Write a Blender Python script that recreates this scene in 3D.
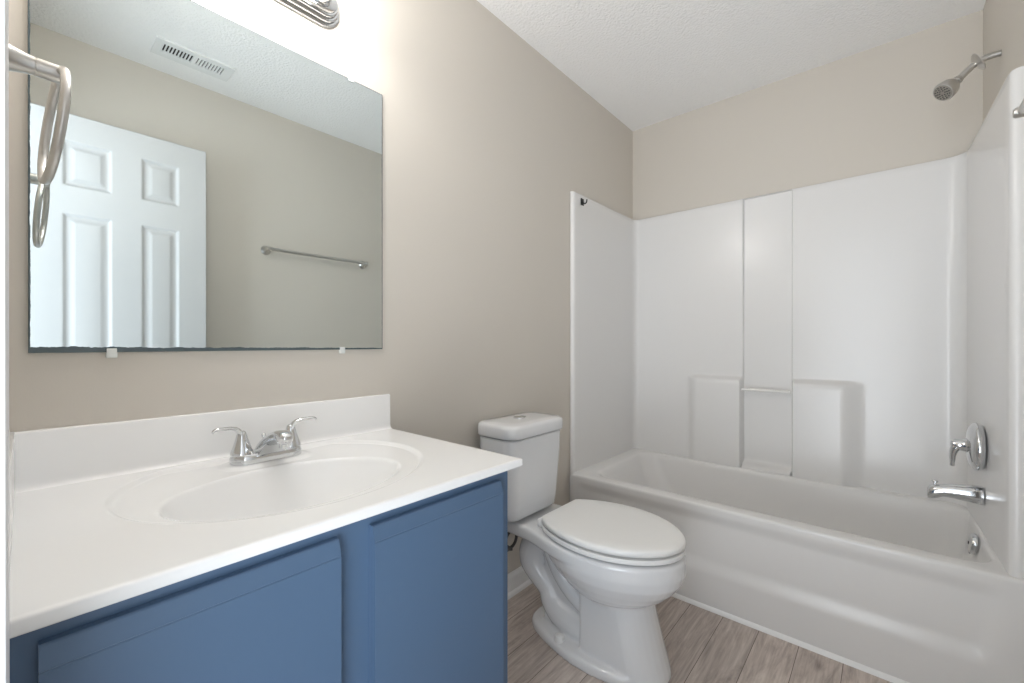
import bpy, bmesh, math, random
from mathutils import Vector, Matrix

PI = math.pi
scene = bpy.context.scene
for o in list(bpy.data.objects):
    bpy.data.objects.remove(o)
C = scene.collection

# ------------------------------------------------------------------ camera, world, exposure
W_PX, H_PX, F_PX = 1024, 683, 426.74
cam_d = bpy.data.cameras.new('camera')
cam_d.sensor_fit = 'HORIZONTAL'
cam_d.sensor_width = 36.0
cam_d.lens = 36.0 * F_PX / W_PX
cam_d.shift_x = 0.0
cam_d.shift_y = (343.77 - H_PX / 2) / W_PX
cam_d.clip_start = 0.01
cam = bpy.data.objects.new('camera', cam_d)
C.objects.link(cam)
cam.location = (0.03, -1.2174, 1.0827)
cam.rotation_euler = (PI / 2 - 0.0013, 0, -0.853)
scene.camera = cam

world = bpy.data.worlds.new('daylight')
world.use_nodes = True
scene.world = world
bg = world.node_tree.nodes['Background']
# doorway daylight; made-up gradient, strongest below the horizon to brighten ceiling and upper walls
_n, _l = world.node_tree.nodes, world.node_tree.links
_tc = _n.new('ShaderNodeTexCoord')
_sx = _n.new('ShaderNodeSeparateXYZ')
_mr = _n.new('ShaderNodeMapRange')
_mr.inputs['From Min'].default_value, _mr.inputs['From Max'].default_value = -1.0, 1.0
_cr = _n.new('ShaderNodeValToRGB')
_el = _cr.color_ramp.elements
_el[0].position, _el[1].position = 0.0, 1.0
for _p, _v in ((0.0, 0.22), (0.18, 0.60), (0.32, 1.0), (0.44, 0.92), (0.5, 0.62), (0.64, 0.18), (1.0, 0.14)):
    _e = _el[0] if _p == 0.0 else _el[-1] if _p == 1.0 else _el.new(_p)
    _e.color = (_v, _v, _v, 1)
_ml = _n.new('ShaderNodeMath')
_ml.operation = 'MULTIPLY'
_ml.inputs[1].default_value = 8.6
_l.new(_tc.outputs['Generated'], _sx.inputs['Vector'])
_l.new(_sx.outputs['Z'], _mr.inputs['Value'])
_l.new(_mr.outputs['Result'], _cr.inputs['Fac'])
_l.new(_cr.outputs['Color'], _ml.inputs[0])
_l.new(_ml.outputs[0], bg.inputs['Strength'])
bg.inputs['Color'].default_value = (0.87, 0.935, 1.0, 1)

BULB_STRENGTH = 64.0
BULB_COLOR = (1.0, 0.97, 0.935, 1)

scene.view_settings.view_transform = 'Standard'
scene.view_settings.look = 'None'
scene.view_settings.gamma = 1.0
scene.view_settings.use_curve_mapping = False
scene.view_settings.exposure = 0.08
cy = scene.cycles
cy.max_bounces = 14
cy.diffuse_bounces = 10
cy.glossy_bounces = 8
cy.transmission_bounces = 8
cy.caustics_reflective = True
cy.blur_glossy = 0.5
cy.sample_clamp_indirect = 6.0
cy.use_denoising = True

# light portal of the open doorway (guides sampling of the daylight only)
pd = bpy.data.lights.new('doorway_portal', 'AREA')
pd.shape = 'RECTANGLE'
pd.size, pd.size_y = 2.05, 0.63
pd.cycles.is_portal = True
po = bpy.data.objects.new('doorway_portal', pd)
C.objects.link(po)
po.location = (-0.115, -1.06, 1.025)
po.rotation_euler = (0, -PI / 2, 0)

# ------------------------------------------------------------------ materials
def srgb(r, g, b):
    def f(c):
        c /= 255.0
        return c / 12.92 if c <= 0.04045 else ((c + 0.055) / 1.055) ** 2.4
    return (f(r), f(g), f(b), 1.0)

def mat(name, color, rough=0.5, metal=0.0, coat=0.0, spec=0.5, bump=None, var=None):
    """principled material; bump=(scale, strength, distance); var=(scale, amount) gentle tone variation"""
    m = bpy.data.materials.new(name)
    m.use_nodes = True
    nt = m.node_tree
    p = nt.nodes['Principled BSDF']
    p.inputs['Base Color'].default_value = color
    p.inputs['Roughness'].default_value = rough
    p.inputs['Metallic'].default_value = metal
    p.inputs['Coat Weight'].default_value = coat
    p.inputs['Coat Roughness'].default_value = 0.08
    p.inputs['Specular IOR Level'].default_value = spec
    tc = nt.nodes.new('ShaderNodeTexCoord')
    if bump:
        n = nt.nodes.new('ShaderNodeTexNoise')
        n.inputs['Scale'].default_value = bump[0]
        n.inputs['Detail'].default_value = 3
        b = nt.nodes.new('ShaderNodeBump')
        b.inputs['Strength'].default_value = bump[1]
        b.inputs['Distance'].default_value = bump[2]
        nt.links.new(tc.outputs['Object'], n.inputs['Vector'])
        nt.links.new(n.outputs['Fac'], b.inputs['Height'])
        nt.links.new(b.outputs['Normal'], p.inputs['Normal'])
    if var:
        n2 = nt.nodes.new('ShaderNodeTexNoise')
        n2.inputs['Scale'].default_value = var[0]
        mx = nt.nodes.new('ShaderNodeMix')
        mx.data_type = 'RGBA'
        a = [c * (1 - var[1]) for c in color[:3]] + [1]
        z = [min(1, c * (1 + var[1])) for c in color[:3]] + [1]
        mx.inputs['A'].default_value = a
        mx.inputs['B'].default_value = z
        nt.links.new(tc.outputs['Object'], n2.inputs['Vector'])
        nt.links.new(n2.outputs['Fac'], mx.inputs['Factor'])
        nt.links.new(mx.outputs['Result'], p.inputs['Base Color'])
    return m

M = {}
M['wall'] = mat('beige_wall_paint', srgb(205, 199, 190), 0.55, bump=(220, 0.06, 0.002), var=(3, 0.01))
M['ceiling'] = mat('textured_ceiling_paint', srgb(247, 247, 247), 0.9, bump=(95, 0.75, 0.006))
M['trim'] = mat('white_trim_paint', srgb(236, 236, 236), 0.35)
M['door'] = mat('white_door_paint', srgb(188, 188, 188), 0.4)
M['acrylic'] = mat('white_gelcoat', srgb(224, 223, 222), 0.25, coat=0.0)
M['marble'] = mat('white_cultured_marble', srgb(239, 239, 239), 0.22, coat=0.3, var=(4, 0.01))
M['porcelain'] = mat('white_porcelain', srgb(222, 223, 225), 0.12, coat=0.5)
M['plastic'] = mat('white_plastic', srgb(232, 232, 231), 0.3)
M['blue'] = mat('blue_cabinet_paint', srgb(78, 102, 130), 0.40, bump=(60, 0.05, 0.001), var=(5, 0.02))
M['chrome'] = mat('polished_chrome', (0.68, 0.69, 0.70, 1), 0.08, 1.0)
M['nickel'] = mat('brushed_nickel', (0.60, 0.585, 0.56, 1), 0.3, 1.0)
M['dark'] = mat('dark_slot', (0.02, 0.02, 0.022, 1), 0.6)
M['black'] = mat('black_plastic', (0.012, 0.012, 0.013, 1), 0.4)
M['seam'] = mat('dark_gasket', (0.06, 0.06, 0.06, 1), 0.6)
M['hose'] = mat('braided_steel_hose', (0.12, 0.12, 0.12, 1), 0.45, 0.6, bump=(900, 0.4, 0.001))
M['clip'] = mat('clear_plastic_clip', srgb(225, 228, 226), 0.2)
M['nozzle'] = mat('grey_rubber_nozzle', srgb(150, 146, 138), 0.5, 0.3)
M['damper'] = mat('vent_damper_shade', (0.12, 0.125, 0.125, 1), 0.6)  # half-shut damper, its dark grey put in for shade between the slits
M['vent'] = mat('white_vent_enamel', srgb(232, 234, 234), 0.4)
M['clear_rod'] = mat('translucent_rod', srgb(226, 225, 222), 0.15, coat=0.3)

def bulb_mat():
    m = bpy.data.materials.new('lit_frosted_bulb')
    m.use_nodes = True
    nt = m.node_tree
    p = nt.nodes['Principled BSDF']
    p.inputs['Base Color'].default_value = (0.9, 0.9, 0.88, 1)
    p.inputs['Emission Color'].default_value = BULB_COLOR
    p.inputs['Emission Strength'].default_value = BULB_STRENGTH
    return m
M['bulb'] = bulb_mat()

def floor_mat():
    m = bpy.data.materials.new('grey_oak_vinyl_plank')
    m.use_nodes = True
    nt = m.node_tree
    N, L = nt.nodes, nt.links
    p = N['Principled BSDF']
    p.inputs['Roughness'].default_value = 0.42
    tc = N.new('ShaderNodeTexCoord')
    mp = N.new('ShaderNodeMapping')
    mp.inputs['Location'].default_value = (-0.50, 0.737 + 0.1253 * 8, 0)
    L.new(tc.outputs['Object'], mp.inputs['Vector'])
    br = N.new('ShaderNodeTexBrick')
    br.offset = 0.37
    br.offset_frequency = 2
    br.inputs['Scale'].default_value = 1.0
    br.inputs['Brick Width'].default_value = 2.4
    br.inputs['Row Height'].default_value = 0.1253
    br.inputs['Mortar Size'].default_value = 0.0011
    br.inputs['Mortar Smooth'].default_value = 0.3
    br.inputs['Color1'].default_value = (0, 0, 0, 1)
    br.inputs['Color2'].default_value = (1, 1, 1, 1)
    br.inputs['Mortar'].default_value = (0.5, 0.5, 0.5, 1)
    L.new(mp.outputs['Vector'], br.inputs['Vector'])
    # per plank offset of the grain
    sep = N.new('ShaderNodeSeparateColor')
    L.new(br.outputs['Color'], sep.inputs['Color'])
    mul = N.new('ShaderNodeMath'); mul.operation = 'MULTIPLY'; mul.inputs[1].default_value = 37.0
    L.new(sep.outputs['Red'], mul.inputs[0])
    cmb = N.new('ShaderNodeCombineXYZ')
    L.new(mul.outputs[0], cmb.inputs['X']); L.new(mul.outputs[0], cmb.inputs['Z'])
    add = N.new('ShaderNodeVectorMath'); add.operation = 'ADD'
    L.new(mp.outputs['Vector'], add.inputs[0]); L.new(cmb.outputs['Vector'], add.inputs[1])
    st = N.new('ShaderNodeMapping'); st.inputs['Scale'].default_value = (1.3, 8.0, 1.0)
    L.new(add.outputs[0], st.inputs['Vector'])
    n1 = N.new('ShaderNodeTexNoise')
    n1.inputs['Scale'].default_value = 2.2; n1.inputs['Detail'].default_value = 6; n1.inputs['Roughness'].default_value = 0.65; n1.inputs['Distortion'].default_value = 2.4
    L.new(st.outputs['Vector'], n1.inputs['Vector'])
    st2 = N.new('ShaderNodeMapping'); st2.inputs['Scale'].default_value = (4.0, 90.0, 1.0)
    L.new(add.outputs[0], st2.inputs['Vector'])
    n2 = N.new('ShaderNodeTexNoise')
    n2.inputs['Scale'].default_value = 1.6; n2.inputs['Detail'].default_value = 4
    L.new(st2.outputs['Vector'], n2.inputs['Vector'])
    cr = N.new('ShaderNodeValToRGB')
    e = cr.color_ramp.elements
    e[0].position = 0.30; e[0].color = srgb(164, 152, 145)
    e[1].position = 0.70; e[1].color = srgb(216, 206, 198)
    mid = cr.color_ramp.elements.new(0.5); mid.color = srgb(196, 184, 176)
    L.new(n1.outputs['Fac'], cr.inputs['Fac'])
    cr2 = N.new('ShaderNodeValToRGB')
    cr2.color_ramp.elements[0].position = 0.3; cr2.color_ramp.elements[0].color = (0.74, 0.72, 0.71, 1)
    cr2.color_ramp.elements[1].position = 0.62; cr2.color_ramp.elements[1].color = (1, 1, 1, 1)
    L.new(n2.outputs['Fac'], cr2.inputs['Fac'])
    mg = N.new('ShaderNodeMix'); mg.data_type = 'RGBA'; mg.blend_type = 'MULTIPLY'; mg.inputs['Factor'].default_value = 0.8
    L.new(cr.outputs['Color'], mg.inputs['A']); L.new(cr2.outputs['Color'], mg.inputs['B'])
    # plank to plank tone
    tone = N.new('ShaderNodeMapRange')
    tone.inputs['To Min'].default_value = 0.88; tone.inputs['To Max'].default_value = 1.08
    L.new(sep.outputs['Red'], tone.inputs['Value'])
    tm = N.new('ShaderNodeMix'); tm.data_type = 'RGBA'; tm.blend_type = 'MULTIPLY'; tm.inputs['Factor'].default_value = 1
    L.new(mg.outputs['Result'], tm.inputs['A'])
    tcmb = N.new('ShaderNodeCombineColor')
    for k in ('Red', 'Green', 'Blue'):
        L.new(tone.outputs['Result'], tcmb.inputs[k])
    L.new(tcmb.outputs['Color'], tm.inputs['B'])
    # knots
    kn = N.new('ShaderNodeMapping'); kn.inputs['Scale'].default_value = (2.3, 6.0, 1.0)
    L.new(add.outputs[0], kn.inputs['Vector'])
    vo = N.new('ShaderNodeTexVoronoi'); vo.inputs['Scale'].default_value = 1.1
    L.new(kn.outputs['Vector'], vo.inputs['Vector'])
    kr = N.new('ShaderNodeValToRGB')
    kr.color_ramp.elements[0].position = 0.02; kr.color_ramp.elements[0].color = (0.55, 0.52, 0.50, 1)
    kr.color_ramp.elements[1].position = 0.11; kr.color_ramp.elements[1].color = (1, 1, 1, 1)
    L.new(vo.outputs['Distance'], kr.inputs['Fac'])
    km = N.new('ShaderNodeMix'); km.data_type = 'RGBA'; km.blend_type = 'MULTIPLY'; km.inputs['Factor'].default_value = 0.8
    L.new(tm.outputs['Result'], km.inputs['A']); L.new(kr.outputs['Color'], km.inputs['B'])
    # seams
    sm = N.new('ShaderNodeMix'); sm.data_type = 'RGBA'
    sm.inputs['B'].default_value = srgb(86, 74, 66)
    L.new(br.outputs['Fac'], sm.inputs['Factor']); L.new(km.outputs['Result'], sm.inputs['A'])
    L.new(sm.outputs['Result'], p.inputs['Base Color'])
    b = N.new('ShaderNodeBump'); b.inputs['Strength'].default_value = 0.08; b.inputs['Distance'].default_value = 0.002
    L.new(n2.outputs['Fac'], b.inputs['Height']); L.new(b.outputs['Normal'], p.inputs['Normal'])
    return m
M['floor'] = floor_mat()

def mirror_mat(x0, x1, z0, z1):
    """silvered glass whose backing has corroded in an uneven dark line along the left and bottom edges"""
    m = bpy.data.materials.new('silvered_mirror')
    m.use_nodes = True
    nt = m.node_tree
    N, L = nt.nodes, nt.links
    p = N['Principled BSDF']
    p.inputs['Base Color'].default_value = (0.80, 0.865, 0.87, 1)
    p.inputs['Metallic'].default_value = 1
    p.inputs['Roughness'].default_value = 0.0
    tc = N.new('ShaderNodeTexCoord')
    sx = N.new('ShaderNodeSeparateXYZ')
    L.new(tc.outputs['Object'], sx.inputs['Vector'])
    def math_(op, a, b=None):
        n = N.new('ShaderNodeMath'); n.operation = op
        for i, v in enumerate((a, b)):
            if v is None: continue
            if isinstance(v, (int, float)): n.inputs[i].default_value = v
            else: L.new(v, n.inputs[i])
        return n.outputs[0]
    n = N.new('ShaderNodeTexNoise'); n.inputs['Scale'].default_value = 26; n.inputs['Detail'].default_value = 5; n.inputs['Roughness'].default_value = 0.7
    L.new(tc.outputs['Object'], n.inputs['Vector'])
    # bottom edge: band thicker towards the left
    hb = math_('SUBTRACT', sx.outputs['Z'], 0.0)
    fade = math_('SUBTRACT', 0.0155, math_('MULTIPLY', sx.outputs['X'], 0.0135))
    thr = math_('MULTIPLY', fade, math_('ADD', 0.25, n.outputs['Fac']))
    bot = math_('LESS_THAN', hb, thr)
    lef = math_('LESS_THAN', sx.outputs['X'], math_('MULTIPLY', n.outputs['Fac'], 0.0058))
    rig = math_('GREATER_THAN', sx.outputs['X'], math_('SUBTRACT', x1 - x0 - 0.0005, math_('MULTIPLY', n.outputs['Fac'], 0.0035)))
    top = math_('GREATER_THAN', sx.outputs['Z'], math_('SUBTRACT', z1 - z0 - 0.0005, math_('MULTIPLY', n.outputs['Fac'], 0.0035)))
    mask = math_('MAXIMUM', math_('MAXIMUM', bot, lef), math_('MAXIMUM', rig, top))
    d = N.new('ShaderNodeBsdfPrincipled')
    d.inputs['Base Color'].default_value = srgb(84, 96, 100)
    d.inputs['Roughness'].default_value = 0.25
    mx = N.new('ShaderNodeMixShader')
    L.new(mask, mx.inputs['Fac'])
    L.new(p.outputs[0], mx.inputs[1]); L.new(d.outputs[0], mx.inputs[2])
    L.new(mx.outputs[0], N['Material Output'].inputs['Surface'])
    return m

# ------------------------------------------------------------------ mesh helpers
ORG = {}

def empty(name, loc, label=None, cat=None, group=None):
    o = bpy.data.objects.new(name, None)
    o.empty_display_size = 0.05
    C.objects.link(o)
    o.location = loc
    ORG[o] = Vector(loc)
    tag(o, label, cat, group)
    return o

def tag(o, label=None, cat=None, group=None, kind=None):
    if label: o['label'] = label
    if cat: o['category'] = cat
    if group: o['group'] = group
    if kind: o['kind'] = kind
    return o

def build(name, bm, m, parent=None, loc=None, ang=35, smooth=True):
    """link a bmesh given in world coordinates as one object, its origin at loc or at its thing's base"""
    bmesh.ops.recalc_face_normals(bm, faces=bm.faces)
    me = bpy.data.meshes.new(name)
    bm.to_mesh(me)
    bm.free()
    org = ORG[parent] if parent is not None else Vector(loc or (0, 0, 0))
    me.transform(Matrix.Translation(-org))
    if smooth:
        me.shade_smooth()
        me.set_sharp_from_angle(angle=math.radians(ang))
    ms = m if isinstance(m, (list, tuple)) else [m]
    for q in ms:
        me.materials.append(q)
    o = bpy.data.objects.new(name, me)
    C.objects.link(o)
    if parent is not None:
        o.parent = parent
    else:
        o.location = org
    ORG[o] = org
    return o

def new(): return bmesh.new()

def box(bm, x0, x1, y0, y1, z0, z1, bev=0.0, seg=2):
    t = bmesh.new()
    vs = [t.verts.new((x, y, z)) for x in (x0, x1) for y in (y0, y1) for z in (z0, z1)]
    for f in ((0, 1, 3, 2), (4, 6, 7, 5), (0, 4, 5, 1), (2, 3, 7, 6), (0, 2, 6, 4), (1, 5, 7, 3)):
        t.faces.new([vs[i] for i in f])
    if bev > 0:
        bmesh.ops.bevel(t, geom=list(t.edges), offset=bev, segments=seg, profile=0.5, affect='EDGES')
    merge(bm, t)

def merge(bm, t):
    me = bpy.data.meshes.new('tmp')
    t.to_mesh(me); t.free()
    bm.from_mesh(me)
    bpy.data.meshes.remove(me)

def loft(bm, loops, cap0=True, cap1=True, closed=True):
    rows = [[bm.verts.new(p) for p in lp] for lp in loops]
    n = len(rows[0])
    for a, b in zip(rows, rows[1:]):
        for i in range(n if closed else n - 1):
            j = (i + 1) % n
            bm.faces.new((a[i], a[j], b[j], b[i]))
    if cap0: bm.faces.new(rows[0][::-1])
    if cap1: bm.faces.new(rows[-1])
    return rows

def frame_of(d):
    d = Vector(d).normalized()
    u = d.orthogonal().normalized()
    return d, u, d.cross(u)

def lathe(bm, prof, org, axis, seg=40, cap0=True, cap1=True):
    """prof: list of (distance along axis, radius)"""
    d, u, v = frame_of(axis)
    org = Vector(org)
    loops = [[org + d * h + (u * math.cos(2 * PI * i / seg) + v * math.sin(2 * PI * i / seg)) * max(r, 1e-5) for i in range(seg)] for h, r in prof]
    loft(bm, loops, cap0, cap1)

def spline(pts, n=8):
    """Catmull-Rom through tuples of any length"""
    out = []
    P = [pts[0]] + list(pts) + [pts[-1]]
    for k in range(1, len(P) - 2):
        a, b, c, d = P[k - 1:k + 3]
        for i in range(n):
            t = i / n
            out.append(tuple(0.5 * (2 * q + (r - p) * t + (2 * p - 5 * q + 4 * r - s) * t * t + (3 * q - p - 3 * r + s) * t ** 3) for p, q, r, s in zip(a, b, c, d)))
    out.append(tuple(pts[-1]))
    return out

def tube(bm, pts, rad, seg=14, caps=True, flat=1.0, up=None):
    """pts world points, rad number or list; flat squashes the section along the up vector"""
    P = [Vector(p) for p in pts]
    R = rad if isinstance(rad, (list, tuple)) else [rad] * len(P)
    u = None
    loops = []
    for i, p in enumerate(P):
        t = (P[min(i + 1, len(P) - 1)] - P[max(i - 1, 0)]).normalized()
        if up is not None:
            u = Vector(up) - t * t.dot(Vector(up)); u.normalize()
        elif u is None:
            u = t.orthogonal().normalized()
        else:
            u = (u - t * t.dot(u)).normalized()
        v = t.cross(u)
        loops.append([p + (u * math.cos(2 * PI * k / seg) * flat + v * math.sin(2 * PI * k / seg)) * R[i] for k in range(seg)])
    loft(bm, loops, caps, caps)

def torus(bm, c, nrm, R, r, seg=56, sub=12):
    d, u, v = frame_of(nrm)
    c = Vector(c)
    rows = []
    for i in range(seg):
        a = 2 * PI * i / seg
        e = u * math.cos(a) + v * math.sin(a)
        rows.append([bm.verts.new(c + e * (R + r * math.cos(2 * PI * k / sub)) + d * r * math.sin(2 * PI * k / sub)) for k in range(sub)])
    for i in range(seg):
        for k in range(sub):
            a, b = rows[i], rows[(i + 1) % seg]
            bm.faces.new((a[k], b[k], b[(k + 1) % sub], a[(k + 1) % sub]))

def grid(bm, us, vs, fn):
    rows = [[bm.verts.new(fn(u, v)) for v in vs] for u in us]
    for a, b in zip(rows, rows[1:]):
        for i in range(len(vs) - 1):
            bm.faces.new((a[i], a[i + 1], b[i + 1], b[i]))
    return rows

def sst(a, b, x):
    t = min(1, max(0, (x - a) / (b - a)))
    return t * t * (3 - 2 * t)

def lin(a, b, n): return [a + (b - a) * i / (n - 1) for i in range(n)]

def rrect(x0, x1, y0, y1, r, n=10, z=None):
    """rounded rectangle loop, counter-clockwise, 4*(n+1) points"""
    out = []
    for cx_, cy_, a0 in ((x1 - r, y1 - r, 0), (x0 + r, y1 - r, PI / 2), (x0 + r, y0 + r, PI), (x1 - r, y0 + r, 1.5 * PI)):
        for i in range(n + 1):
            a = a0 + PI / 2 * i / n
            out.append((cx_ + r * math.cos(a), cy_ + r * math.sin(a)))
    return [(x, y, z) for x, y in out] if z is not None else out

# ------------------------------------------------------------------ room
RX, RY, RH = 2.60, -1.518, 2.44
DY0, DY1, DZ = -1.38, -0.745, 2.05          # doorway in the wall the camera stands in
T = 0.11
def struct(name, bm, m, label=None, **k):
    o = build(name, bm, m, **k)
    return tag(o, label, None, None, 'structure')

b = new(); box(b, -T, RX + T, RY - T, T, -0.1, 0); struct('floor', b, M['floor'], 'grey oak vinyl plank floor', smooth=False)
b = new(); box(b, -T, RX + T, RY - T, T, RH, RH + 0.1); struct('ceiling', b, M['ceiling'], 'white textured ceiling', smooth=False)
b = new(); box(b, -T, RX + T, 0, T, 0, RH); struct('wall_left', b, M['wall'], 'beige wall behind the vanity and the toilet', smooth=False)
b = new(); box(b, RX, RX + T, RY, 0, 0, RH); struct('wall_back', b, M['wall'], 'beige wall above the long side of the tub', smooth=False)
b = new(); box(b, -T, RX + T, RY - T, RY, 0, RH); struct('wall_right', b, M['wall'], 'beige wall with the shower arm and the towel bar', smooth=False)
b = new()
box(b, -T, 0, DY1, 0, 0, RH); box(b, -T, 0, RY, DY0, 0, RH); box(b, -T, 0, DY0, DY1, DZ, RH)
struct('wall_front', b, M['wall'], 'beige wall with the doorway', smooth=False)

# door casing and jamb
b = new()
box(b, -0.0, 0.0226, DY1, DY1 + 0.058, 0, DZ + 0.058, 0.004)
box(b, -0.0, 0.0226, DY0, DY1, DZ, DZ + 0.058, 0.004)
box(b, -T, 0.0, DY1 - 0.006, DY1 + 0.0, 0, DZ)
struct('trim_1', b, M['trim'], 'white door casing at the left edge')

# six-panel door standing open along the right-hand wall
DX0, DX1 = 0.018, 0.630
YF = -1.342
panels = [(DX0 + 0.118, DX0 + 0.268), (DX1 - 0.245, DX1 - 0.108)]
rowsz = [(1.735, 1.925), (0.95, 1.622), (0.22, 0.80)]
def door_y(x, z):
    for xa, xb in panels:
        for za, zb in rowsz:
            d = min(x - xa, xb - x, z - za, zb - z)
            if d > 0:
                return YF - 0.009 * sst(0, 0.012, d) + 0.007 * sst(0.018, 0.040, d)
    return YF
def refine(a, bnd, base):
    s = set(round(v, 4) for v in lin(a[0], a[1], base))
    for q in bnd:
        for k in (0, 0.004, 0.008, 0.012, 0.018, 0.024, 0.030, 0.035, 0.040):
            for sg in (1, -1):
                v = q + sg * k
                if a[0] < v < a[1]: s.add(round(v, 4))
    return sorted(s)
ux = refine((DX0, DX1), [q for p in panels for q in p], 10)
uz = refine((0.012, 2.035), [q for p in rowsz for q in p], 20)
b = new()
grid(b, ux, uz, lambda x, z: (x, door_y(x, z), z))
box(b, DX0, DX1, YF - 0.035, YF - 0.0092, 0.012, 2.035)
for xa, xb, za, zb in ((DX0, DX0 + 0.001, 0.012, 2.035), (DX1 - 0.001, DX1, 0.012, 2.035)):
    box(b, xa, xb, YF - 0.0092, YF, za, zb)
box(b, DX0, DX1, YF - 0.0092, YF, 2.034, 2.035)
struct('door_1', b, M['door'], 'white six-panel door standing open, seen in the mirror', loc=(DX0, YF - 0.017, 0), ang=50)

# baseboards
def baseboard_profile(bm, a, bb, nrm):
    """runs from a to bb along the wall foot; nrm points into the room"""
    prof = [(0, 0), (0.022, 0), (0.022, 0.006), (0.018, 0.015), (0.0125, 0.019), (0.0125, 0.070), (0.010, 0.078), (0.006, 0.084), (0.004, 0.092), (0, 0.092)]
    n = Vector(nrm)
    loops = [[Vector(p) + n * d + Vector((0, 0, h)) for d, h in prof] for p in (a, bb)]
    loft(bm, loops)
b = new(); baseboard_profile(b, (0.79, 0, 0), (1.868, 0, 0), (0, -1, 0)); struct('baseboard_left', b, M['trim'], 'white baseboard behind the toilet')
b = new(); baseboard_profile(b, (0.0, RY, 0), (1.855, RY, 0), (0, 1, 0)); struct('baseboard_right', b, M['trim'], 'white baseboard under the towel bar')
b = new()
TX = 1.868
loft(b, [[(TX - 0.0, y, 0), (TX - 0.016, y, 0), (TX - 0.0145, y, 0.007), (TX - 0.010, y, 0.013), (TX - 0.004, y, 0.017), (TX, y, 0.018)] for y in (RY + 0.022, -0.022)])
struct('trim_2', b, M['trim'], 'white quarter round along the foot of the tub')

# ------------------------------------------------------------------ vanity cabinet
VX, VYF = 0.784, -0.545
van = empty('vanity_cabinet', (0.395, -0.27, 0), 'blue painted vanity cabinet with two slab doors under the white sink top', 'cabinet')
b = new()
box(b, 0.0015, 0.0165, VYF + 0.019, -0.0015, 0.0, 0.7892)                    # left side
box(b, VX - 0.015, VX, VYF + 0.019, -0.0015, 0.0, 0.7892)                   # right side
box(b, 0.0165, VX - 0.015, VYF + 0.07, -0.0015, 0.095, 0.110)               # bottom
box(b, 0.0165, VX - 0.015, -0.008, -0.0015, 0.110, 0.7892)                  # back
box(b, 0.0165, VX - 0.015, VYF + 0.055, VYF + 0.07, 0.0, 0.095)             # toe board
for q in ((0.0015, 0.055, 0.0, 0.7892), (0.350, 0.437, 0.14, 0.742), (0.735, VX, 0.0, 0.7892), (0.055, 0.735, 0.742, 0.7892), (0.055, 0.735, 0.095, 0.14)):
    box(b, q[0], q[1], VYF, VYF + 0.019, q[2], q[3])                        # face frame
build('cabinet_body', b, M['blue'], van)
def slab_door(x0, x1, z0, z1):
    """overlay slab with a bevelled finger-pull strip along its top"""
    bm = new()
    yb, yf = VYF - 0.0002, VYF - 0.020
    prof = [(yb, z0), (yf + 0.003, z0), (yf, z0 + 0.003), (yf, z1 - 0.0275), (yf + 0.0012, z1 - 0.0262), (yf + 0.0012, z1 - 0.0252), (yf + 0.0004, z1 - 0.0245), (yf + 0.0075, z1 - 0.002), (yf + 0.0095, z1), (yb, z1)]
    loft(bm, [[(x, y, z) for y, z in prof] for x in (x0, x1)])
    return bm
d1 = build('door', slab_door(0.040, 0.3635, 0.125, 0.7685), M['blue'], van, ang=20); d1['label'] = 'left blue slab door'
d2 = build('door', slab_door(0.4235, 0.748, 0.125, 0.7685), M['blue'], van, ang=20); d2['label'] = 'right blue slab door'

# ------------------------------------------------------------------ vanity top with the basin
CT = 0.809
CX1, CYF = 0.811, -0.5685
top = empty('bathroom_sink', (0.405, -0.27, 0.7895), 'white one-piece sink top with oval basin and backsplash on the blue vanity', 'sink')
SX, SY, SA, SB = 0.396, -0.315, 0.213, 0.152
def ct_z(x, y):
    ro = math.hypot((x - 0.412) / 0.295, (y + 0.245) / 0.262)
    z = CT - 0.0070 * (1 - sst(0.950, 1.0, ro))
    z -= 0.004 * (1 - sst(0.5, 0.98, ro))
    dk = math.hypot(max(abs(x - 0.420) - 0.048, 0), y + 0.086)
    w = 1 - sst(0.037, 0.058, dk)
    z = z * (1 - w) + (CT - 0.0065) * w
    z += (CT - z) * sst(-0.060, -0.030, y) * (1 - w)
    r = math.hypot((x - SX) / SA, (y - SY) / SB)
    if r < 1.06:
        t = max(0.0, 1.06 - r)
        z -= 0.004 * sst(0, 0.08, t)
        q = min(1, max(0, (1.02 - r) / 1.02))
        z -= 0.128 * (1 - (1 - q) ** 2.6)
    return z
xs = lin(0.0, CX1 - 0.006, 270); ys = lin(CYF + 0.006, -0.004, 190)
b = new()
rows = grid(b, xs, ys, lambda x, y: (x, y, ct_z(x, y)))
# rounded front and right edges continue the grid down to the underside
def edge_strip(bm, verts, nrm):
    prof = [(0.0035, -0.0006), (0.0054, -0.0018), (0.006, -0.0040), (0.006, -0.0155), (0.0050, -0.0180), (0.002, -0.0192), (-0.03, -0.0192)]
    prev = verts
    for d, h in prof:
        cur = []
        for v in verts:
            o = Vector((0, 0, 0))
            for n_, w_ in nrm(v): o += Vector(n_) * d * w_
            cur.append(bm.verts.new(v.co + o + Vector((0, 0, h))))
        for i in range(len(cur) - 1):
            bm.faces.new((prev[i], prev[i + 1], cur[i + 1], cur[i]))
        prev = cur
front = [r[0] for r in rows]
right = rows[-1]
edge = front + right[1:]
corner = right[0]
def nr(v):
    out = []
    if v.co.y < CYF + 0.0065: out.append(((0, -1, 0), 1))
    if v.co.x > CX1 - 0.0065: out.append(((1, 0, 0), 1))
    return out
edge_strip(b, edge, nr)
build('countertop', b, M['marble'], top, ang=50)
b = new()
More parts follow.
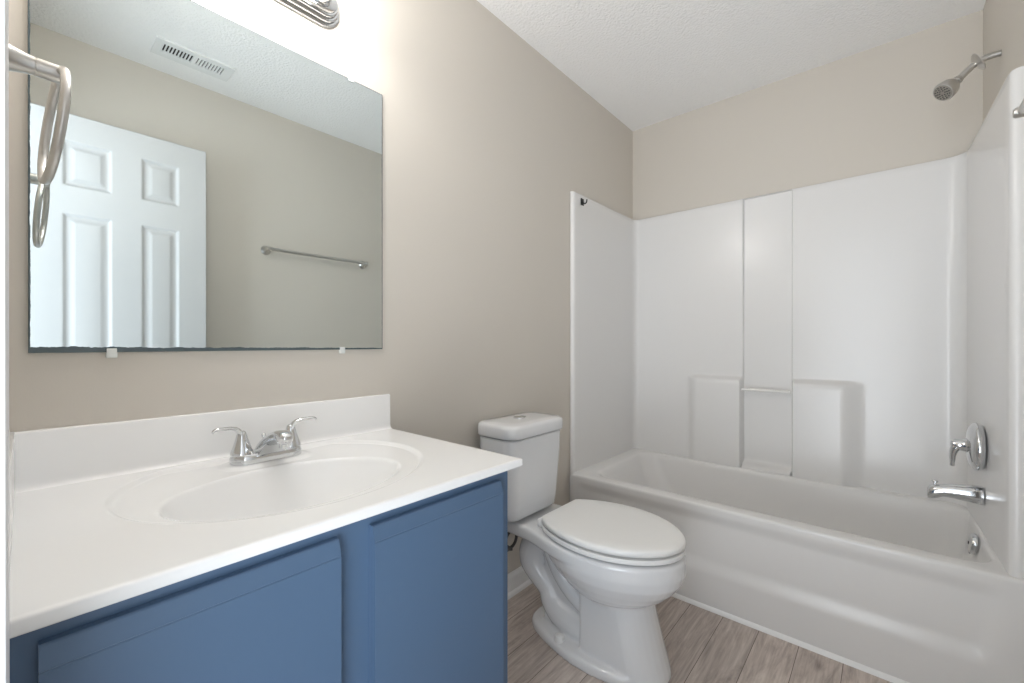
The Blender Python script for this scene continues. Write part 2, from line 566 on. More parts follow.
# backsplash with a coved foot
bt = 0.918
prof = [(-0.0005, CT - 0.02), (-0.028, CT - 0.001), (-0.022, CT + 0.0008), (-0.0175, CT + 0.004), (-0.0155, CT + 0.009), (-0.015, CT + 0.016), (-0.0143, bt - 0.005), (-0.013, bt - 0.0015), (-0.010, bt), (-0.0005, bt)]
loft(b, [[(x, y, z) for y, z in prof] for x in (0.0005, 0.807, 0.8095)])
build('backsplash', b, M['marble'], top)
b = new()
box(b, 0.0008, 0.0195, -0.560, -0.0155, CT - 0.001, 0.921, 0.0025)
build('side_splash', b, M['marble'], top)
b = new()
zb = ct_z(SX, SY)
lathe(b, [(0, 0.024), (0.003, 0.024), (0.005, 0.020), (0.0045, 0.0165), (0.007, 0.0155), (0.009, 0.008), (0.009, 0.0)], (SX, SY, zb - 0.001), (0, 0, 1), 32)
k = build('drain', b, M['chrome'], top); k['label'] = 'chrome pop-up drain'

# ------------------------------------------------------------------ basin faucet
FX, FY = 0.420, -0.086
FZ = ct_z(FX, FY)
fa = empty('faucet', (FX, FY, FZ), 'chrome two-handle faucet on the rear deck of the basin', 'faucet')
b = new()
def stadium(hl, hw, z, n=12):
    out = []
    for s, a0 in ((1, -PI / 2), (-1, PI / 2)):
        for i in range(n + 1):
            a = a0 + PI * i / n
            out.append((FX + s * (hl - hw) + hw * math.cos(a), FY + hw * math.sin(a), z))
    return out
loft(b, [stadium(0.0785, 0.033, FZ + 0.0003), stadium(0.0785, 0.033, FZ + 0.012), stadium(0.077, 0.0315, FZ + 0.0185), stadium(0.0735, 0.028, FZ + 0.022)])
build('base_plate', b, M['chrome'], fa)
b = new()
# low spout rising forward out of a broad wedge-shaped root
def oct_loop(c, t, hw, hh, e_=0.7, n=28):
    # superellipse section around c in the plane normal to the direction t (which lies in the y-z plane)
    t = Vector(t).normalized(); nz_ = Vector((1, 0, 0)).cross(t)
    if nz_.z < 0: nz_ = -nz_
    out = []
    for i in range(n):
        a = 2 * PI * i / n
        c_, s_ = math.cos(a), math.sin(a)
        out.append(Vector(c) + Vector((1, 0, 0)) * hw * math.copysign(abs(c_) ** e_, c_) + nz_ * hh * math.copysign(abs(s_) ** e_, s_))
    return out
path = spline([(0.012, 0.016, 0.027, 0.010), (-0.012, 0.036, 0.0245, 0.0125), (-0.042, 0.054, 0.0205, 0.0135), (-0.078, 0.065, 0.0178, 0.0145), (-0.104, 0.066, 0.0168, 0.0150), (-0.117, 0.0635, 0.0145, 0.0128), (-0.124, 0.061, 0.0095, 0.008), (-0.1265, 0.0600, 0.003, 0.0025)], 5)
lps = []
for i, (y, z, hw, hh) in enumerate(path):
    p_, q_ = path[max(0, i - 1)], path[min(len(path) - 1, i + 1)]
    lps.append(oct_loop((FX, FY + y, FZ + z), (0, q_[0] - p_[0], q_[1] - p_[1]), hw, hh))
loft(b, lps)
loft(b, [[(FX + sx_ * hw, FY + y, FZ + z) for sx_, y in ((-1, y1), (1, y1), (1, y0), (-1, y0))] for hw, y0, y1, z in ((0.0305, -0.0335, 0.012, 0.0195), (0.026, -0.0350, 0.006, 0.026), (0.0205, -0.040, -0.004, 0.036), (0.0175, -0.047, -0.015, 0.047), (0.016, -0.055, -0.03, 0.055))])
lathe(b, [(0, 0.0115), (-0.012, 0.0115), (-0.012, 0.009)], (FX, FY - 0.106, FZ + 0.056), (0, 0, 1), 22)
build('spout', b, M['chrome'], fa, ang=45)
b = new()
tube(b, [(FX, FY + 0.022, FZ + 0.020), (FX, FY + 0.022, FZ + 0.050)], 0.0022, 10)
lathe(b, [(0, 0.002), (0.002, 0.005), (0.008, 0.0055), (0.011, 0.003), (0.0115, 0)], (FX, FY + 0.022, FZ + 0.048), (0, 0, 1), 16)
build('lift_rod', b, M['chrome'], fa)
for s in (-1, 1):
    hx = FX + s * 0.0545
    b = new()
    lathe(b, [(0, 0.0235), (0.004, 0.0235), (0.008, 0.0222), (0.020, 0.0180), (0.032, 0.0142), (0.044, 0.0112), (0.052, 0.0088), (0.055, 0.005), (0.0555, 0)], (hx, FY, FZ + 0.0205), (0, 0, 1), 32)
    h = build('handle', b, M['chrome'], fa)
    h['label'] = 'left lever handle' if s < 0 else 'right lever handle'
    b = new()
    pts = spline([(hx - s * 0.003, FY, FZ + 0.050, 0.0125), (hx + s * 0.001, FY, FZ + 0.066, 0.0112), (hx + s * 0.009, FY - 0.001, FZ + 0.0790, 0.0092), (hx + s * 0.022, FY - 0.003, FZ + 0.0845, 0.0078), (hx + s * 0.038, FY - 0.006, FZ + 0.0860, 0.0070), (hx + s * 0.050, FY - 0.008, FZ + 0.0865, 0.0064), (hx + s * 0.0575, FY - 0.009, FZ + 0.0845, 0.0050), (hx + s * 0.0605, FY - 0.009, FZ + 0.0800, 0.0030)], 6)
    tube(b, [p[:3] for p in pts], [p[3] for p in pts], 16, True, 0.55, (0, 0, 1))
    build('lever', b, M['chrome'], h)

# ------------------------------------------------------------------ mirror
MX0, MX1, MZ0, MZ1 = 0.036, 0.787, 1.064, 1.878
mi = empty('wall_mirror', (MX0, 0, MZ0), 'large frameless mirror with dark worn edges on the beige wall above the vanity', 'mirror')
b = new(); box(b, MX0, MX1, -0.006, -0.0008, MZ0, MZ1, 0.0006, 1)
build('mirror_glass', b, mirror_mat(MX0, MX1, MZ0, MZ1), mi, smooth=False)
def clip(x, z, s):
    bm = new()
    box(bm, x - 0.009, x + 0.009, -0.0085, -0.0006, z + (0.0002 if s > 0 else -0.012), z + (0.012 if s > 0 else -0.0002), 0.002)
    box(bm, x - 0.008, x + 0.008, -0.0088, -0.0064, z - (0.008 if s > 0 else 0.004), z + (0.004 if s > 0 else 0.008), 0.001)
    return bm
for x, z, s in ((0.681, MZ1, 1), (0.155, MZ1, 1), (0.151, MZ0, -1), (0.652, MZ0, -1)):
    c_ = build('mirror_clip', clip(x, z, s), M['clip'], mi); c_['label'] = 'small clear plastic mirror clip'

# ------------------------------------------------------------------ vanity light bar
LZ = 2.047
LX0, LX1 = 0.163, 0.645
lf = empty('vanity_light', (0.403, 0, LZ), 'chrome bar light with round bulbs on the wall above the mirror', 'light fixture')
b = new()
def bar_loop(y, g, n=14):
    out = []
    hh = 0.057 - g
    for cx_, a0 in ((LX1 - 0.057, -PI / 2), (LX0 + 0.057, PI / 2)):
        for i in range(n + 1):
            a = a0 + PI * i / n
            out.append((cx_ + hh * math.cos(a), y, LZ + hh * math.sin(a)))
    return out
loft(b, [bar_loop(-0.0006, 0), bar_loop(-0.010, 0), bar_loop(-0.0125, 0.003), bar_loop(-0.0125, 0.007), bar_loop(-0.021, 0.008), bar_loop(-0.0235, 0.011), bar_loop(-0.0235, 0.015), bar_loop(-0.031, 0.016), bar_loop(-0.034, 0.019), bar_loop(-0.034, 0.023), bar_loop(-0.040, 0.025), bar_loop(-0.042, 0.030)])
build('light_bar', b, M['chrome'], lf, ang=30)
for x in (0.235, 0.403, 0.571):
    b = new()
    lathe(b, [(0, 0.030), (0.004, 0.030), (0.007, 0.026), (0.075, 0.024), (0.077, 0.022), (0.077, 0.018)], (x, -0.0415, LZ), (0, -1, 0), 32)
    s_ = build('socket', b, M['chrome'], lf)
    b = new()
    prof = [(0.0, 0.016), (0.012, 0.018)]
    R = 0.040
    for i in range(1, 17):
        a = PI * (0.14 + 0.86 * i / 16)
        prof.append((0.012 + R * 0.93 - R * math.cos(a), max(R * math.sin(a), 0.0)))
    lathe(b, prof, (x, -0.1150, LZ), (0, -1, 0), 32)
    build('bulb', b, M['bulb'], s_)

# ------------------------------------------------------------------ towel ring on the doorway wall
tr = empty('towel_ring', (0.0, -0.315, 1.474), 'brushed nickel towel ring hanging beside the mirror at the left edge', 'towel ring')
b = new()
lathe(b, [(0.0006, 0.029), (0.004, 0.029), (0.007, 0.025), (0.012, 0.0200), (0.020, 0.0165), (0.032, 0.0135), (0.040, 0.0125), (0.0415, 0.0125), (0.0418, 0.0118), (0.0425, 0.0118), (0.0428, 0.0125), (0.063, 0.0125), (0.069, 0.0118), (0.073, 0.0090), (0.0740, 0.005), (0.0742, 0)], (0.0, -0.315, 1.474), (1, 0, -0.03), 36)
build('post', b, M['nickel'], tr)
b = new()
torus(b, (0.0590, -0.315, 1.3950), (1, 0.085, -0.090), 0.0790, 0.0056)
build('ring', b, M['nickel'], tr)

# ------------------------------------------------------------------ ceiling register
vt = empty('ceiling_vent', (0.57, -1.285, RH), 'white slotted air register in the ceiling, reflected in the mirror', 'vent')
vx0, vx1, vy0, vy1 = 0.418, 0.722, -1.358, -1.210
b = new()
sx0, sx1, sy0, sy1 = vx0 + 0.030, vx1 - 0.036, vy0 + 0.048, vy1 - 0.034
z0, z1 = RH - 0.008, RH - 0.0004
mid = (sx0 + sx1) / 2
for q in ((vx0, sx0, vy0, vy1), (sx1, vx1, vy0, vy1), (sx0, sx1, vy0, sy0), (sx0, sx1, sy1, vy1), (mid - 0.006, mid + 0.006, sy0, sy1)):
    box(b, q[0], q[1], q[2], q[3], z0, z1, 0.001, 1)
build('frame', b, M['vent'], vt)
b = new(); box(b, sx0, sx1, sy0, sy1, RH - 0.0016, RH - 0.0005); build('duct_shade_sheet', b, M['dark'], vt)  # dark backing sheet, coloured as the shade inside the duct
for (xa, xb, ang_, lab) in ((sx0, mid - 0.006, 12, 'open louvers'), (mid + 0.006, sx1, 62, 'nearly shut louvers')):
    b = new()
    n_ = 9
    st_ = (xb - xa) / n_
    for i in range(n_ + 1):
        xc = xa + st_ * i
        t_ = math.radians(ang_)
        dx, dz = 0.0045 * math.sin(t_) + 0.0016, 0.0028
        box(b, max(xa, xc - st_ * (0.22 if ang_ < 30 else 0.30)), min(xb, xc + st_ * (0.22 if ang_ < 30 else 0.30)), sy0, sy1, RH - (0.0075 if ang_ < 30 else 0.0095), RH - 0.0018, 0.0006, 1)
    if ang_ > 30:
        dm = new(); box(dm, xa + 0.0005, xb - 0.0005, sy0 + 0.0005, sy1 - 0.0005, RH - 0.0026, RH - 0.0019)
        build('damper', dm, M['damper'], vt)
    l_ = build('louvers', b, M['vent'], vt); l_['label'] = lab

# ------------------------------------------------------------------ towel bar
tb = empty('towel_bar', (1.265, RY, 1.626), 'brushed nickel towel bar on the wall opposite the mirror', 'towel bar')
for x in (0.962, 1.572):
    b = new()
    lathe(b, [(0.0005, 0.027), (0.004, 0.027), (0.008, 0.023), (0.014, 0.017), (0.028, 0.0125), (0.045, 0.0115), (0.0585, 0.0125), (0.068, 0.0120), (0.072, 0.009), (0.073, 0)], (x, RY, 1.626), (0, 1, 0), 32)
    build('post', b, M['nickel'], tb)
b = new(); tube(b, [(0.950, RY + 0.058, 1.626), (1.584, RY + 0.058, 1.626)], 0.0095, 20)
build('bar', b, M['nickel'], tb)

# ------------------------------------------------------------------ toilet
OX = 1.383
TKX = 1.351
to = empty('toilet', (OX, -0.38, 0), 'white two-piece toilet between the vanity and the tub', 'toilet')
def egg(hw, yb, yf, z, n=48, p=2.0, sharp=0.10, x=OX, mid=0.47):
    out = []
    ym = yb + (yf - yb) * mid
    for i in range(n):
        a = 2 * PI * i / n
        c_, s_ = math.cos(a), math.sin(a)
        cx_ = math.copysign(abs(c_) ** (2 / p), c_)
        sy_ = math.copysign(abs(s_) ** (2 / p), s_)
        if s_ < 0:      # front
            y = ym - (yf - ym) * sy_ if False else ym + (ym - yf) * sy_
            w = hw * (1 - sharp * (-sy_) ** 2)
        else:
            y = ym + (yb - ym) * sy_
            w = hw
        out.append((x + w * cx_, y, z))
    return out
b = new()
# bowl: from the rim down to the pedestal
bowl = [(0.1863, -0.234, -0.7478, 0.378), (0.1860, -0.236, -0.7475, 0.352), (0.1785, -0.252, -0.739, 0.321), (0.163, -0.276, -0.717, 0.290), (0.144, -0.305, -0.690, 0.262), (0.126, -0.33, -0.660, 0.240), (0.112, -0.352, -0.640, 0.228), (0.100, -0.38, -0.628, 0.215), (0.088, -0.40, -0.615, 0.18)]
loft(b, [egg(h, yb, yf, z, mid=0.498) for h, yb, yf, z in bowl])
# front pedestal column, flaring to the floor, with flat sides and a crisp rear edge
def column(hw, yb, yf, z, n=14):
    out = []
    r = 0.010
    ym = yf + hw * 1.05
    out += [(OX + hw, yb - 0.0, z), (OX + hw - r, yb + r, z)]
    out = [(OX + hw, ym, z), (OX + hw, yb - r, z), (OX + hw - r * 0.3, yb - r * 0.3, z), (OX + hw - r, yb, z), (OX, yb, z), (OX - hw + r, yb, z), (OX - hw + r * 0.3, yb - r * 0.3, z), (OX - hw, yb - r, z), (OX - hw, ym, z)]
    for i in range(1, n):
        a = PI + PI * i / n
        out.append((OX + hw * math.cos(a), ym + (ym - yf) * math.sin(a), z))
    return out
cols = [(0.108, -0.428, -0.702, 0.0), (0.107, -0.428, -0.700, 0.02), (0.104, -0.428, -0.676, 0.10), (0.101, -0.426, -0.655, 0.18), (0.100, -0.424, -0.642, 0.24), (0.100, -0.42, -0.638, 0.285)]
loft(b, [column(*c) for c in cols])
# rear foot plate, widening towards the pedestal
def foot(g, z):
    half = spline([(0.0, -0.176), (0.042, -0.182), (0.074, -0.205), (0.100, -0.255), (0.124, -0.330), (0.139, -0.40), (0.143, -0.46), (0.137, -0.53), (0.120, -0.59), (0.100, -0.625)], 4)
    half = [(max(w - g, 0.0), y - (g if w < 0.08 else 0)) for w, y in half]
    return [(OX + w, y, z) for w, y in half] + [(OX - w, y, z) for w, y in reversed(half[1:])]
loft(b, [foot(0.0, 0.0), foot(0.0, 0.020), foot(0.003, 0.028), foot(0.010, 0.033), foot(0.03, 0.0355)])
# trapway: the winding tube behind the pedestal
for s in (-1, 1):
    xc = OX + s * 0.022
    pts = spline([(xc, -0.25, 0.372, 0.050), (xc, -0.205, 0.33, 0.057), (xc, -0.176, 0.275, 0.060), (xc, -0.178, 0.228, 0.060), (xc, -0.212, 0.182, 0.050), (xc, -0.248, 0.146, 0.044), (xc, -0.268, 0.108, 0.050), (xc, -0.31, 0.078, 0.057), (xc, -0.38, 0.062, 0.058), (xc, -0.46, 0.056, 0.055)], 6)
    tube(b, [p[:3] for p in pts], [p[3] for p in pts], 20)
    # ridge that follows the underside of the bowl
    pts = spline([(xc + s * 0.022, -0.255, 0.365, 0.030), (xc + s * 0.026, -0.285, 0.29, 0.032), (xc + s * 0.026, -0.335, 0.215, 0.032), (xc + s * 0.024, -0.40, 0.165, 0.032), (xc + s * 0.022, -0.46, 0.14, 0.030)], 6)
    tube(b, [p[:3] for p in pts], [p[3] for p in pts], 18)
# web closing the inside
loft(b, [[(OX - w, -0.24, z), (OX + w, -0.24, z), (OX + w, -0.45, z), (OX - w, -0.45, z)] for w, z in ((0.05, 0.02), (0.042, 0.2), (0.06, 0.36))])
# rim and deck in one slab: narrow under the tank, flaring into the oval rim
def rim_loop(g, z):
    half = [(0.118 - g, -0.036 - g), (0.130 - g, -0.055), (0.134 - g, -0.11), (0.136 - g, -0.17), (0.141 - g, -0.225), (0.152 - g, -0.275), (0.167 - g, -0.325), (0.179 - g, -0.375), (0.186 - g, -0.43), (0.1865 - g, -0.49)]
    half = spline(half, 3)
    n_ = 14
    for i in range(1, n_):
        a = PI / 2 * i / n_
        half.append(((0.1865 - g) * math.cos(a) * (1 - 0.10 * math.sin(a) ** 2), -0.49 - (0.258 - g) * math.sin(a)))
    lp = [(OX + w, y, z) for w, y in half] + [(OX, -0.748 + g, z)] + [(OX - w, y, z) for w, y in reversed(half)]
    return lp
loft(b, [rim_loop(0.034, 0.348), rim_loop(0.014, 0.352), rim_loop(0.004, 0.358), rim_loop(0.0005, 0.367), rim_loop(0.0, 0.393), rim_loop(0.003, 0.400), rim_loop(0.011, 0.4035)])
bw = build('bowl', b, M['porcelain'], to, ang=180)
rm = bw.modifiers.new('cast', 'REMESH')
rm.mode = 'VOXEL'
rm.voxel_size = 0.0038
rm.use_smooth_shade = True
sm_ = bw.modifiers.new('glaze', 'SMOOTH')
sm_.factor = 0.5
sm_.iterations = 7
# tank
def tank_loop(hw, yb, yf, z, r=0.045, bow=0.016):
    lp = rrect(TKX - hw, TKX + hw, yf, yb, r, 8, z)
    out = []
    for x, y, zz in lp:
        if y < (yb + yf) / 2:
            y -= bow * (1 - ((x - TKX) / hw) ** 2)
        out.append((x, y, zz))
    return out
b = new()
loft(b, [tank_loop(0.120, -0.045, -0.150, 0.418, 0.03), tank_loop(0.146, -0.030, -0.180, 0.420, 0.04), tank_loop(0.152, -0.026, -0.188, 0.430), tank_loop(0.156, -0.024, -0.192, 0.47), tank_loop(0.166, -0.020, -0.203, 0.66), tank_loop(0.168, -0.020, -0.204, 0.721), tank_loop(0.164, -0.022, -0.200, 0.725)])
tank = build('tank', b, M['porcelain'], to)
b = new()
loft(b, [tank_loop(0.160, -0.024, -0.196, 0.7245), tank_loop(0.160, -0.024, -0.196, 0.7285)])
build('lid_gasket', b, M['seam'], tank)
b = new()
loft(b, [tank_loop(0.167, -0.020, -0.204, 0.7280), tank_loop(0.1725, -0.015, -0.211, 0.7305), tank_loop(0.174, -0.014, -0.213, 0.736), tank_loop(0.174, -0.014, -0.213, 0.766), tank_loop(0.171, -0.017, -0.209, 0.775), tank_loop(0.163, -0.025, -0.200, 0.7795), tank_loop(0.12, -0.06, -0.16, 0.7815)])
build('tank_lid', b, M['porcelain'], to, ang=60)
b = new()
lathe(b, [(0, 0.026), (0.003, 0.026), (0.0045, 0.0245), (0.0045, 0.0225), (0.0035, 0.022), (0.0045, 0.0205), (0.0052, 0.015), (0.0054, 0)], (TKX, -0.105, 0.7812), (0, 0, 1), 36)
box(b, TKX - 0.0008, TKX + 0.0008, -0.127, -0.083, 0.7858, 0.7868)
k = build('flush_button', b, M['chrome'], to); k['label'] = 'round chrome dual flush button'
b = new(); lathe(b, [(0, 0.045), (0.016, 0.045), (0.017, 0.03)], (TKX, -0.115, 0.4025), (0, 0, 1), 28)
build('tank_gasket', b, M['seam'], to)
# seat and lid
def seat_loop(g, z, yb=-0.276):
    lp = egg(0.190 - g, -0.222 - g, -0.745 + g, z, 72, 2.0, 0.09, OX, 0.52)
    return [(x, min(y, yb - g), z) for x, y, zz in lp]
b = new()
loft(b, [seat_loop(0.036, 0.4035), seat_loop(0.035, 0.4108), seat_loop(0.004, 0.4114), seat_loop(0.001, 0.4135), seat_loop(0.001, 0.4245), seat_loop(0.003, 0.4270), seat_loop(0.030, 0.4274)])
build('seat', b, M['plastic'], to)
b = new()
loft(b, [seat_loop(0.034, 0.4276), seat_loop(0.033, 0.4347), seat_loop(0.003, 0.4351), seat_loop(0.0, 0.4370), seat_loop(0.0, 0.4490), seat_loop(0.003, 0.4535), seat_loop(0.012, 0.4567), seat_loop(0.05, 0.4585), seat_loop(0.11, 0.4595)])
build('seat_lid', b, M['plastic'], to, ang=60)
for s in (-1, 1):
    b = new(); box(b, OX + s * 0.075 - 0.026, OX + s * 0.075 + 0.026, -0.285, -0.245, 0.4028, 0.4330, 0.008, 3)
    build('hinge', b, M['plastic'], to)
    b = new(); lathe(b, [(0, 0.018), (0.011, 0.018), (0.019, 0.015), (0.0235, 0.008), (0.0245, 0)], (OX + s * 0.107, -0.352, 0.0300), (0, 0, 1), 24)
    build('bolt_cap', b, M['plastic'], to)

# water supply hose under the tank
sh = empty('supply_hose', (1.30, -0.02, 0.16), 'dark braided water hose looping under the toilet tank beside the vanity', 'hose')
b = new()
pts = []
for i in range(33):
    a = -PI * 0.5 + 2 * PI * i / 32 * 0.98
    pts.append((1.350 + 0.036 * math.cos(a), -0.055 - 0.010 * i / 32, 0.275 + 0.036 * math.sin(a)))
pts = [(1.230, -0.075, 0.170), (1.236, -0.070, 0.20), (1.290, -0.060, 0.228)] + pts + [(1.300, -0.064, 0.272), (1.250, -0.068, 0.30), (1.228, -0.076, 0.34), (1.227, -0.085, 0.4160)]
tube(b, spline(pts, 3), 0.0062, 12)
build('hose', b, M['hose'], sh)
b = new()
lathe(b, [(0.0006, 0.028), (0.004, 0.027), (0.008, 0.012), (0.055, 0.010), (0.060, 0.014), (0.092, 0.014), (0.093, 0.0)], (1.230, 0, 0.155), (0, -1, 0), 24)
lathe(b, [(0, 0.010), (0.022, 0.010), (0.022, 0.006)], (1.230, -0.075, 0.155), (0, 0, 1), 18)
build('shutoff_valve', b, M['chrome'], sh)

# ------------------------------------------------------------------ bathtub with its moulded surround
RIM = 0.421
ST = 1.857
BX = 2.572          # face of the long panel
tub = empty('bathtub', (2.22, -0.76, 0), 'white moulded bathtub and shower surround filling the far end of the room', 'bathtub')
# surround: plan path (x, y) with outward-facing flange, swept over z
def plan():
    pts = [(1.879, -0.0006), (1.874, -0.004), (1.873, -0.012), (1.875, -0.020), (1.881, -0.0245), (1.890, -0.0255)]
    for x in lin(1.92, BX - 0.05, 14): pts.append((x, -0.0255 - 0.004 * (x - 1.9) / 0.6))
    r = 0.030
    c = (BX - r, -0.0295 - r)
    for i in range(1, 9):
        a = PI / 2 - PI / 2 * i / 8
        pts.append((c[0] + r * math.cos(a), c[1] + r * math.sin(a)))
    r = 0.055
    yend = -1.467 + r
    ys_ = set(lin(-0.0295 - 0.030, yend, 120))
    for q in (-0.38, -0.645, -0.866, -1.105):
        for k_ in (-0.03, -0.024, -0.018, -0.012, -0.010, -0.008, -0.006, -0.004, -0.002, 0, 0.002, 0.004, 0.006, 0.008, 0.010, 0.012, 0.018, 0.024, 0.03):
            ys_.add(q + k_)
    for y in sorted(ys_, reverse=True)[1:]: pts.append((BX, y))
    c = (BX - r, yend)
    for i in range(1, 11):
        a = -PI / 2 * i / 10
        pts.append((c[0] + r * math.cos(a), c[1] + r * math.sin(a)))
    for x in lin(BX - r - 0.03, 1.90, 14): pts.append((x, -1.467 - 0.018 * (BX - x) / 0.7))
    pts += [(1.890, -1.4855), (1.881, -1.487), (1.875, -1.492), (1.873, -1.500), (1.873, -1.510), (1.876, RY + 0.0006)]
    return pts
PL = plan()
BLK, REC = 0.040, 0.018
def relief(y, z):
    """how far the long panel stands out from its flat at (y, z)"""
    d = 0.0
    if -1.20 < y < -0.30:
        inl = sst(-0.647, -0.635, y) * (1 - sst(-0.415, -0.345, y))     # left shelf block
        inr = sst(-1.150, -1.060, y) * (1 - sst(-0.876, -0.864, y))     # right shelf block
        zt = 1 - sst(0.880, 0.908, z)
        d += BLK * max(inl, inr) * zt
        nich = sst(-0.869, -0.863, y) * (1 - sst(-0.648, -0.642, y))
        d -= REC * nich * sst(0.436, 0.462, z)
        # sill of the niche and lower back of it
        d += BLK * nich * (1 - sst(0.428, 0.452, z))
    return d
zs = sorted(set([0.405, RIM] + lin(RIM, 1.854, 60) + [0.428, 0.434, 0.440, 0.446, 0.452, 0.458, 0.464] + [0.884, 0.888, 0.891, 0.894, 0.897, 0.900, 0.903, 0.906, 0.910]))
b = new()
loops = []
for z in zs:
    lp = []
    for x, y in PL:
        d = relief(y, z) if abs(x - BX) < 1e-6 else 0
        fl = 0.0
        # foot of the panel sweeps out into the rim
        lp.append((x - d, y, z))
    loops.append(lp)
# top edge rolls back to the wall
def out_n(x, y):
    if y > -0.05 and x < BX - 0.04: return (0, 1)
    if y < -1.45 and x < BX - 0.06: return (0, -1)
    if x > BX - 1e-5: return (1, 0)
    if y > -0.2: return (0.7, 0.7)
    return (0.7, -0.7)
for d, h in ((0.002, 0.004), (0.006, 0.0058), (0.0195, 0.0058)):
    lp = []
    for x, y in PL:
        n_ = out_n(x, y)
        xx = min(x + n_[0] * d * 1.3, RX - 0.0006); yy = max(min(y + n_[1] * d * 1.3, -0.0005), RY + 0.0006)
        lp.append((xx, yy, 1.854 + h))
    loops.append(lp)
loft(b, loops, False, False, closed=False)
# front flanges run down to the floor beside the apron
for ya, yb_ in ((-0.0245, -0.0006), (RY + 0.0006, -1.489)):
    box(b, 1.8732, 1.90, ya, yb_, 0.0, 0.4048)
build('surround_panel', b, M['acrylic'], tub, ang=40)

# tub shell: rim, basin, apron
b = new()
y_l, y_r = -0.024, -1.489
def bl(x0, x1, y0, y1, r, z): return rrect(x0, x1, y0, y1, r, 12, z)
loops = [bl(ST + 0.012, 2.590, RY + 0.001, y_l, 0.001, RIM - 0.0003), bl(ST + 0.016, 2.585, RY + 0.0025, y_l - 0.002, 0.001, RIM),
         bl(1.918, 2.534, -1.474, -0.094, 0.075, RIM), bl(1.926, 2.528, -1.470, -0.104, 0.080, RIM - 0.0025), bl(1.932, 2.523, -1.467, -0.112, 0.085, RIM - 0.009),
         bl(1.938, 2.519, -1.463, -0.124, 0.09, RIM - 0.03), bl(1.954, 2.508, -1.452, -0.165, 0.10, RIM - 0.13), bl(1.982, 2.494, -1.435, -0.225, 0.115, RIM - 0.24),
         bl(2.000, 2.478, -1.402, -0.285, 0.13, RIM - 0.305), bl(2.03, 2.45, -1.375, -0.335, 0.13, RIM - 0.335), bl(2.07, 2.41, -1.335, -0.39, 0.12, RIM - 0.345)]
loft(b, loops, False, True)
# apron: rounded top edge, a wide shallow recess, a skirt to the floor
def apron(y, t):
    """t 0..1 down from the rim edge"""
    return None
ay = sorted(set(lin(RY + 0.001, y_l - 0.0005, 90)))
edge = [(ST + 0.016, RIM), (ST + 0.009, RIM - 0.0006), (ST + 0.004, RIM - 0.0026), (ST + 0.0015, RIM - 0.0065), (ST + 0.001, RIM - 0.012)]
zz = sorted(set(lin(0.0, RIM - 0.018, 80)), reverse=True)
def arec(y, z):
    # recess whose right end leans in towards the floor
    lean = -1.462 + 0.10 * (0.40 - z)
    e = sst(lean - 0.012, lean + 0.02, y) * (1 - sst(-0.085, -0.055, y))
    return 0.011 * e * sst(0.140, 0.205, z) * (1 - sst(RIM - 0.075, RIM - 0.025, z))
rows_ = [[(x, y, z) for (x, z) in edge] + [(ST + 0.001 + arec(y, z) + 0.010 * (RIM - z) , y, z) for z in zz] for y in ay]
loft(b, rows_, False, False, closed=False)
build('tub_shell', b, M['acrylic'], tub, ang=40)
# washcloth rod across the niche
b = new()
tube(b, [(BX - 0.030, -0.6455, 0.838), (BX - 0.030, -0.8660, 0.838)], 0.0075, 18)
k = build('niche_rod', b, M['clear_rod'], tub); k['label'] = 'thin pale rod across the niche'

# ------------------------------------------------------------------ shower and tub fittings
SHX = 2.236
shw = empty('wall_shower', (SHX, RY, 2.072), 'brushed nickel shower head on a bent arm high on the right wall', 'shower head')
b = new()
arm = spline([(SHX, RY + 0.0006, 2.078), (SHX, -1.495, 2.078), (SHX, -1.468, 2.073), (SHX, -1.445, 2.056), (SHX, -1.425, 2.036), (SHX, -1.410, 2.021)], 6)
tube(b, arm, 0.0105, 18)
build('arm', b, M['nickel'], shw)
b = new()
lathe(b, [(-0.002, 0.012), (0.0, 0.033), (0.003, 0.033), (0.008, 0.025), (0.012, 0.014), (0.012, 0.0108)], (SHX, -1.466, 2.0715), (0, 0.85, -0.45), 32)
k = build('flange', b, M['nickel'], shw); k['label'] = 'loose round flange slid down the arm'
b = new()
ax = Vector((-0.46, 0.60, -0.66)).normalized()
p0 = Vector((SHX, -1.418, 2.030))
lathe(b, [(0, 0.0125), (0.003, 0.0145), (0.015, 0.0145), (0.017, 0.0110), (0.021, 0.0110), (0.024, 0.0165), (0.031, 0.0225), (0.043, 0.0295), (0.058, 0.0330), (0.070, 0.0335), (0.0735, 0.0315), (0.0735, 0.028)], p0, ax, 36)
hd = build('head', b, M['nickel'], shw)
b = new()
lathe(b, [(0.0700, 0.0285), (0.0742, 0.0285), (0.0750, 0.027), (0.0750, 0.0)], p0, ax, 32)
fc = build('spray_face', b, M['nozzle'], hd)
b = new()
d_, u_, v_ = frame_of(ax)
for R_, n_ in ((0.022, 14), (0.0155, 10), (0.009, 6)):
    for i in range(n_):
        a = 2 * PI * i / n_
        c_ = p0 + d_ * 0.0745 + (u_ * math.cos(a) + v_ * math.sin(a)) * R_
        lathe(b, [(0, 0.0021), (0.0022, 0.0017)], c_, d_, 8)
del u_, v_
nz = build('nozzles', b, M['black'], hd)

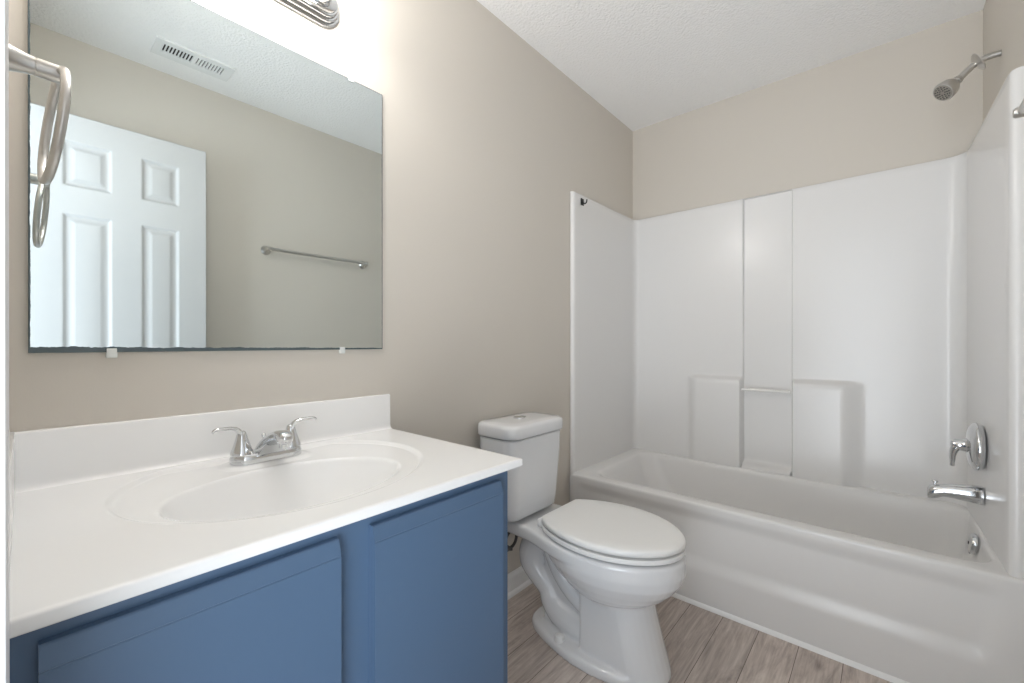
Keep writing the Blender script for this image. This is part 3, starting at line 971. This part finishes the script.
WX = 2.218
def wall_y(x): return -1.467 - 0.018 * (BX - x) / 0.7
WY = wall_y(WX)
vv = empty('shower_valve', (WX, WY, 0.722), 'chrome shower valve with round plate and lever above the tub spout', 'shower valve')
b = new()
lathe(b, [(0.003, 0.074), (0.008, 0.080), (0.014, 0.083), (0.020, 0.083), (0.026, 0.079), (0.034, 0.066), (0.039, 0.048), (0.041, 0.030), (0.041, 0.0)], (WX, WY, 0.722), (0, 1, 0), 48)
build('escutcheon', b, M['chrome'], vv)
b = new()
lathe(b, [(0.0411, 0.026), (0.046, 0.023), (0.058, 0.0205), (0.068, 0.0195), (0.076, 0.0165), (0.080, 0.009), (0.081, 0)], (WX, WY, 0.722), (0, 1, 0), 32)
pts = spline([(WX, WY + 0.058, 0.722, 0.019), (WX, WY + 0.070, 0.706, 0.0165), (WX, WY + 0.0745, 0.685, 0.0125), (WX, WY + 0.0755, 0.662, 0.0100), (WX, WY + 0.0765, 0.645, 0.0088)], 6)
tube(b, [p[:3] for p in pts], [p[3] for p in pts], 18, True, 0.75, (0, 1, 0))
build('lever_handle', b, M['chrome'], vv)

ts = empty('tub_spout', (WX, WY, 0.552), 'chrome tub spout with pull-up diverter below the shower valve', 'tub spout')
b = new()
lps = []
for d, zt, zb_, hw in ((0.002, 0.585, 0.522, 0.031), (0.012, 0.585, 0.522, 0.031), (0.03, 0.584, 0.524, 0.0295), (0.07, 0.579, 0.529, 0.0265), (0.099, 0.573, 0.530, 0.0240), (0.121, 0.568, 0.517, 0.0225), (0.134, 0.562, 0.514, 0.0205), (0.140, 0.552, 0.515, 0.016)):
    zc, hh = (zt + zb_) / 2, (zt - zb_) / 2
    lps.append([(WX + hw * math.copysign(abs(math.cos(2 * PI * i / 28)) ** 0.8, math.cos(2 * PI * i / 28)), WY + d, zc + hh * math.copysign(abs(math.sin(2 * PI * i / 28)) ** 0.8, math.sin(2 * PI * i / 28))) for i in range(28)])
loft(b, lps)
build('spout_body', b, M['chrome'], ts, ang=50)
b = new()
lathe(b, [(0, 0.0035), (0.010, 0.0035), (0.011, 0.008), (0.014, 0.0095), (0.017, 0.008), (0.0175, 0)], (WX, WY + 0.120, 0.566), (0, 0, 1), 20)
build('diverter_knob', b, M['chrome'], ts)

OY = -1.4530
ov = empty('overflow_plate', (WX, OY, 0.380), 'round chrome overflow plate inside the tub under the spout', 'overflow plate')
b = new()
lathe(b, [(-0.004, 0.036), (0.004, 0.036), (0.009, 0.033), (0.012, 0.024), (0.013, 0.0)], (WX, OY, 0.380), (0, 1, 0.10), 36)
build('plate', b, M['chrome'], ov)
b = new()
lathe(b, [(0.0115, 0.006), (0.0142, 0.0055), (0.0145, 0.0)], (WX, OY, 0.380), (0, 1, 0.10), 14)
box(b, WX - 0.010, WX + 0.010, OY + 0.004, OY + 0.0125, 0.3465, 0.3555, 0.001)
build('slot', b, M['dark'], ov)

# adhesive hook near the top of the left panel
hk = empty('wall_hook', (1.950, -0.026, 1.820), 'small black stick-on hook at the top corner of the left shower panel', 'hook')
b = new(); box(b, 1.936, 1.964, -0.0300, -0.0262, 1.802, 1.838, 0.002)
build('hook_plate', b, M['black'], hk)
b = new()
tube(b, spline([(1.950, -0.0290, 1.822), (1.950, -0.036, 1.812), (1.950, -0.046, 1.808), (1.950, -0.054, 1.815), (1.950, -0.056, 1.827)], 6), 0.0032, 12)
build('hook_arm', b, M['black'], hk)
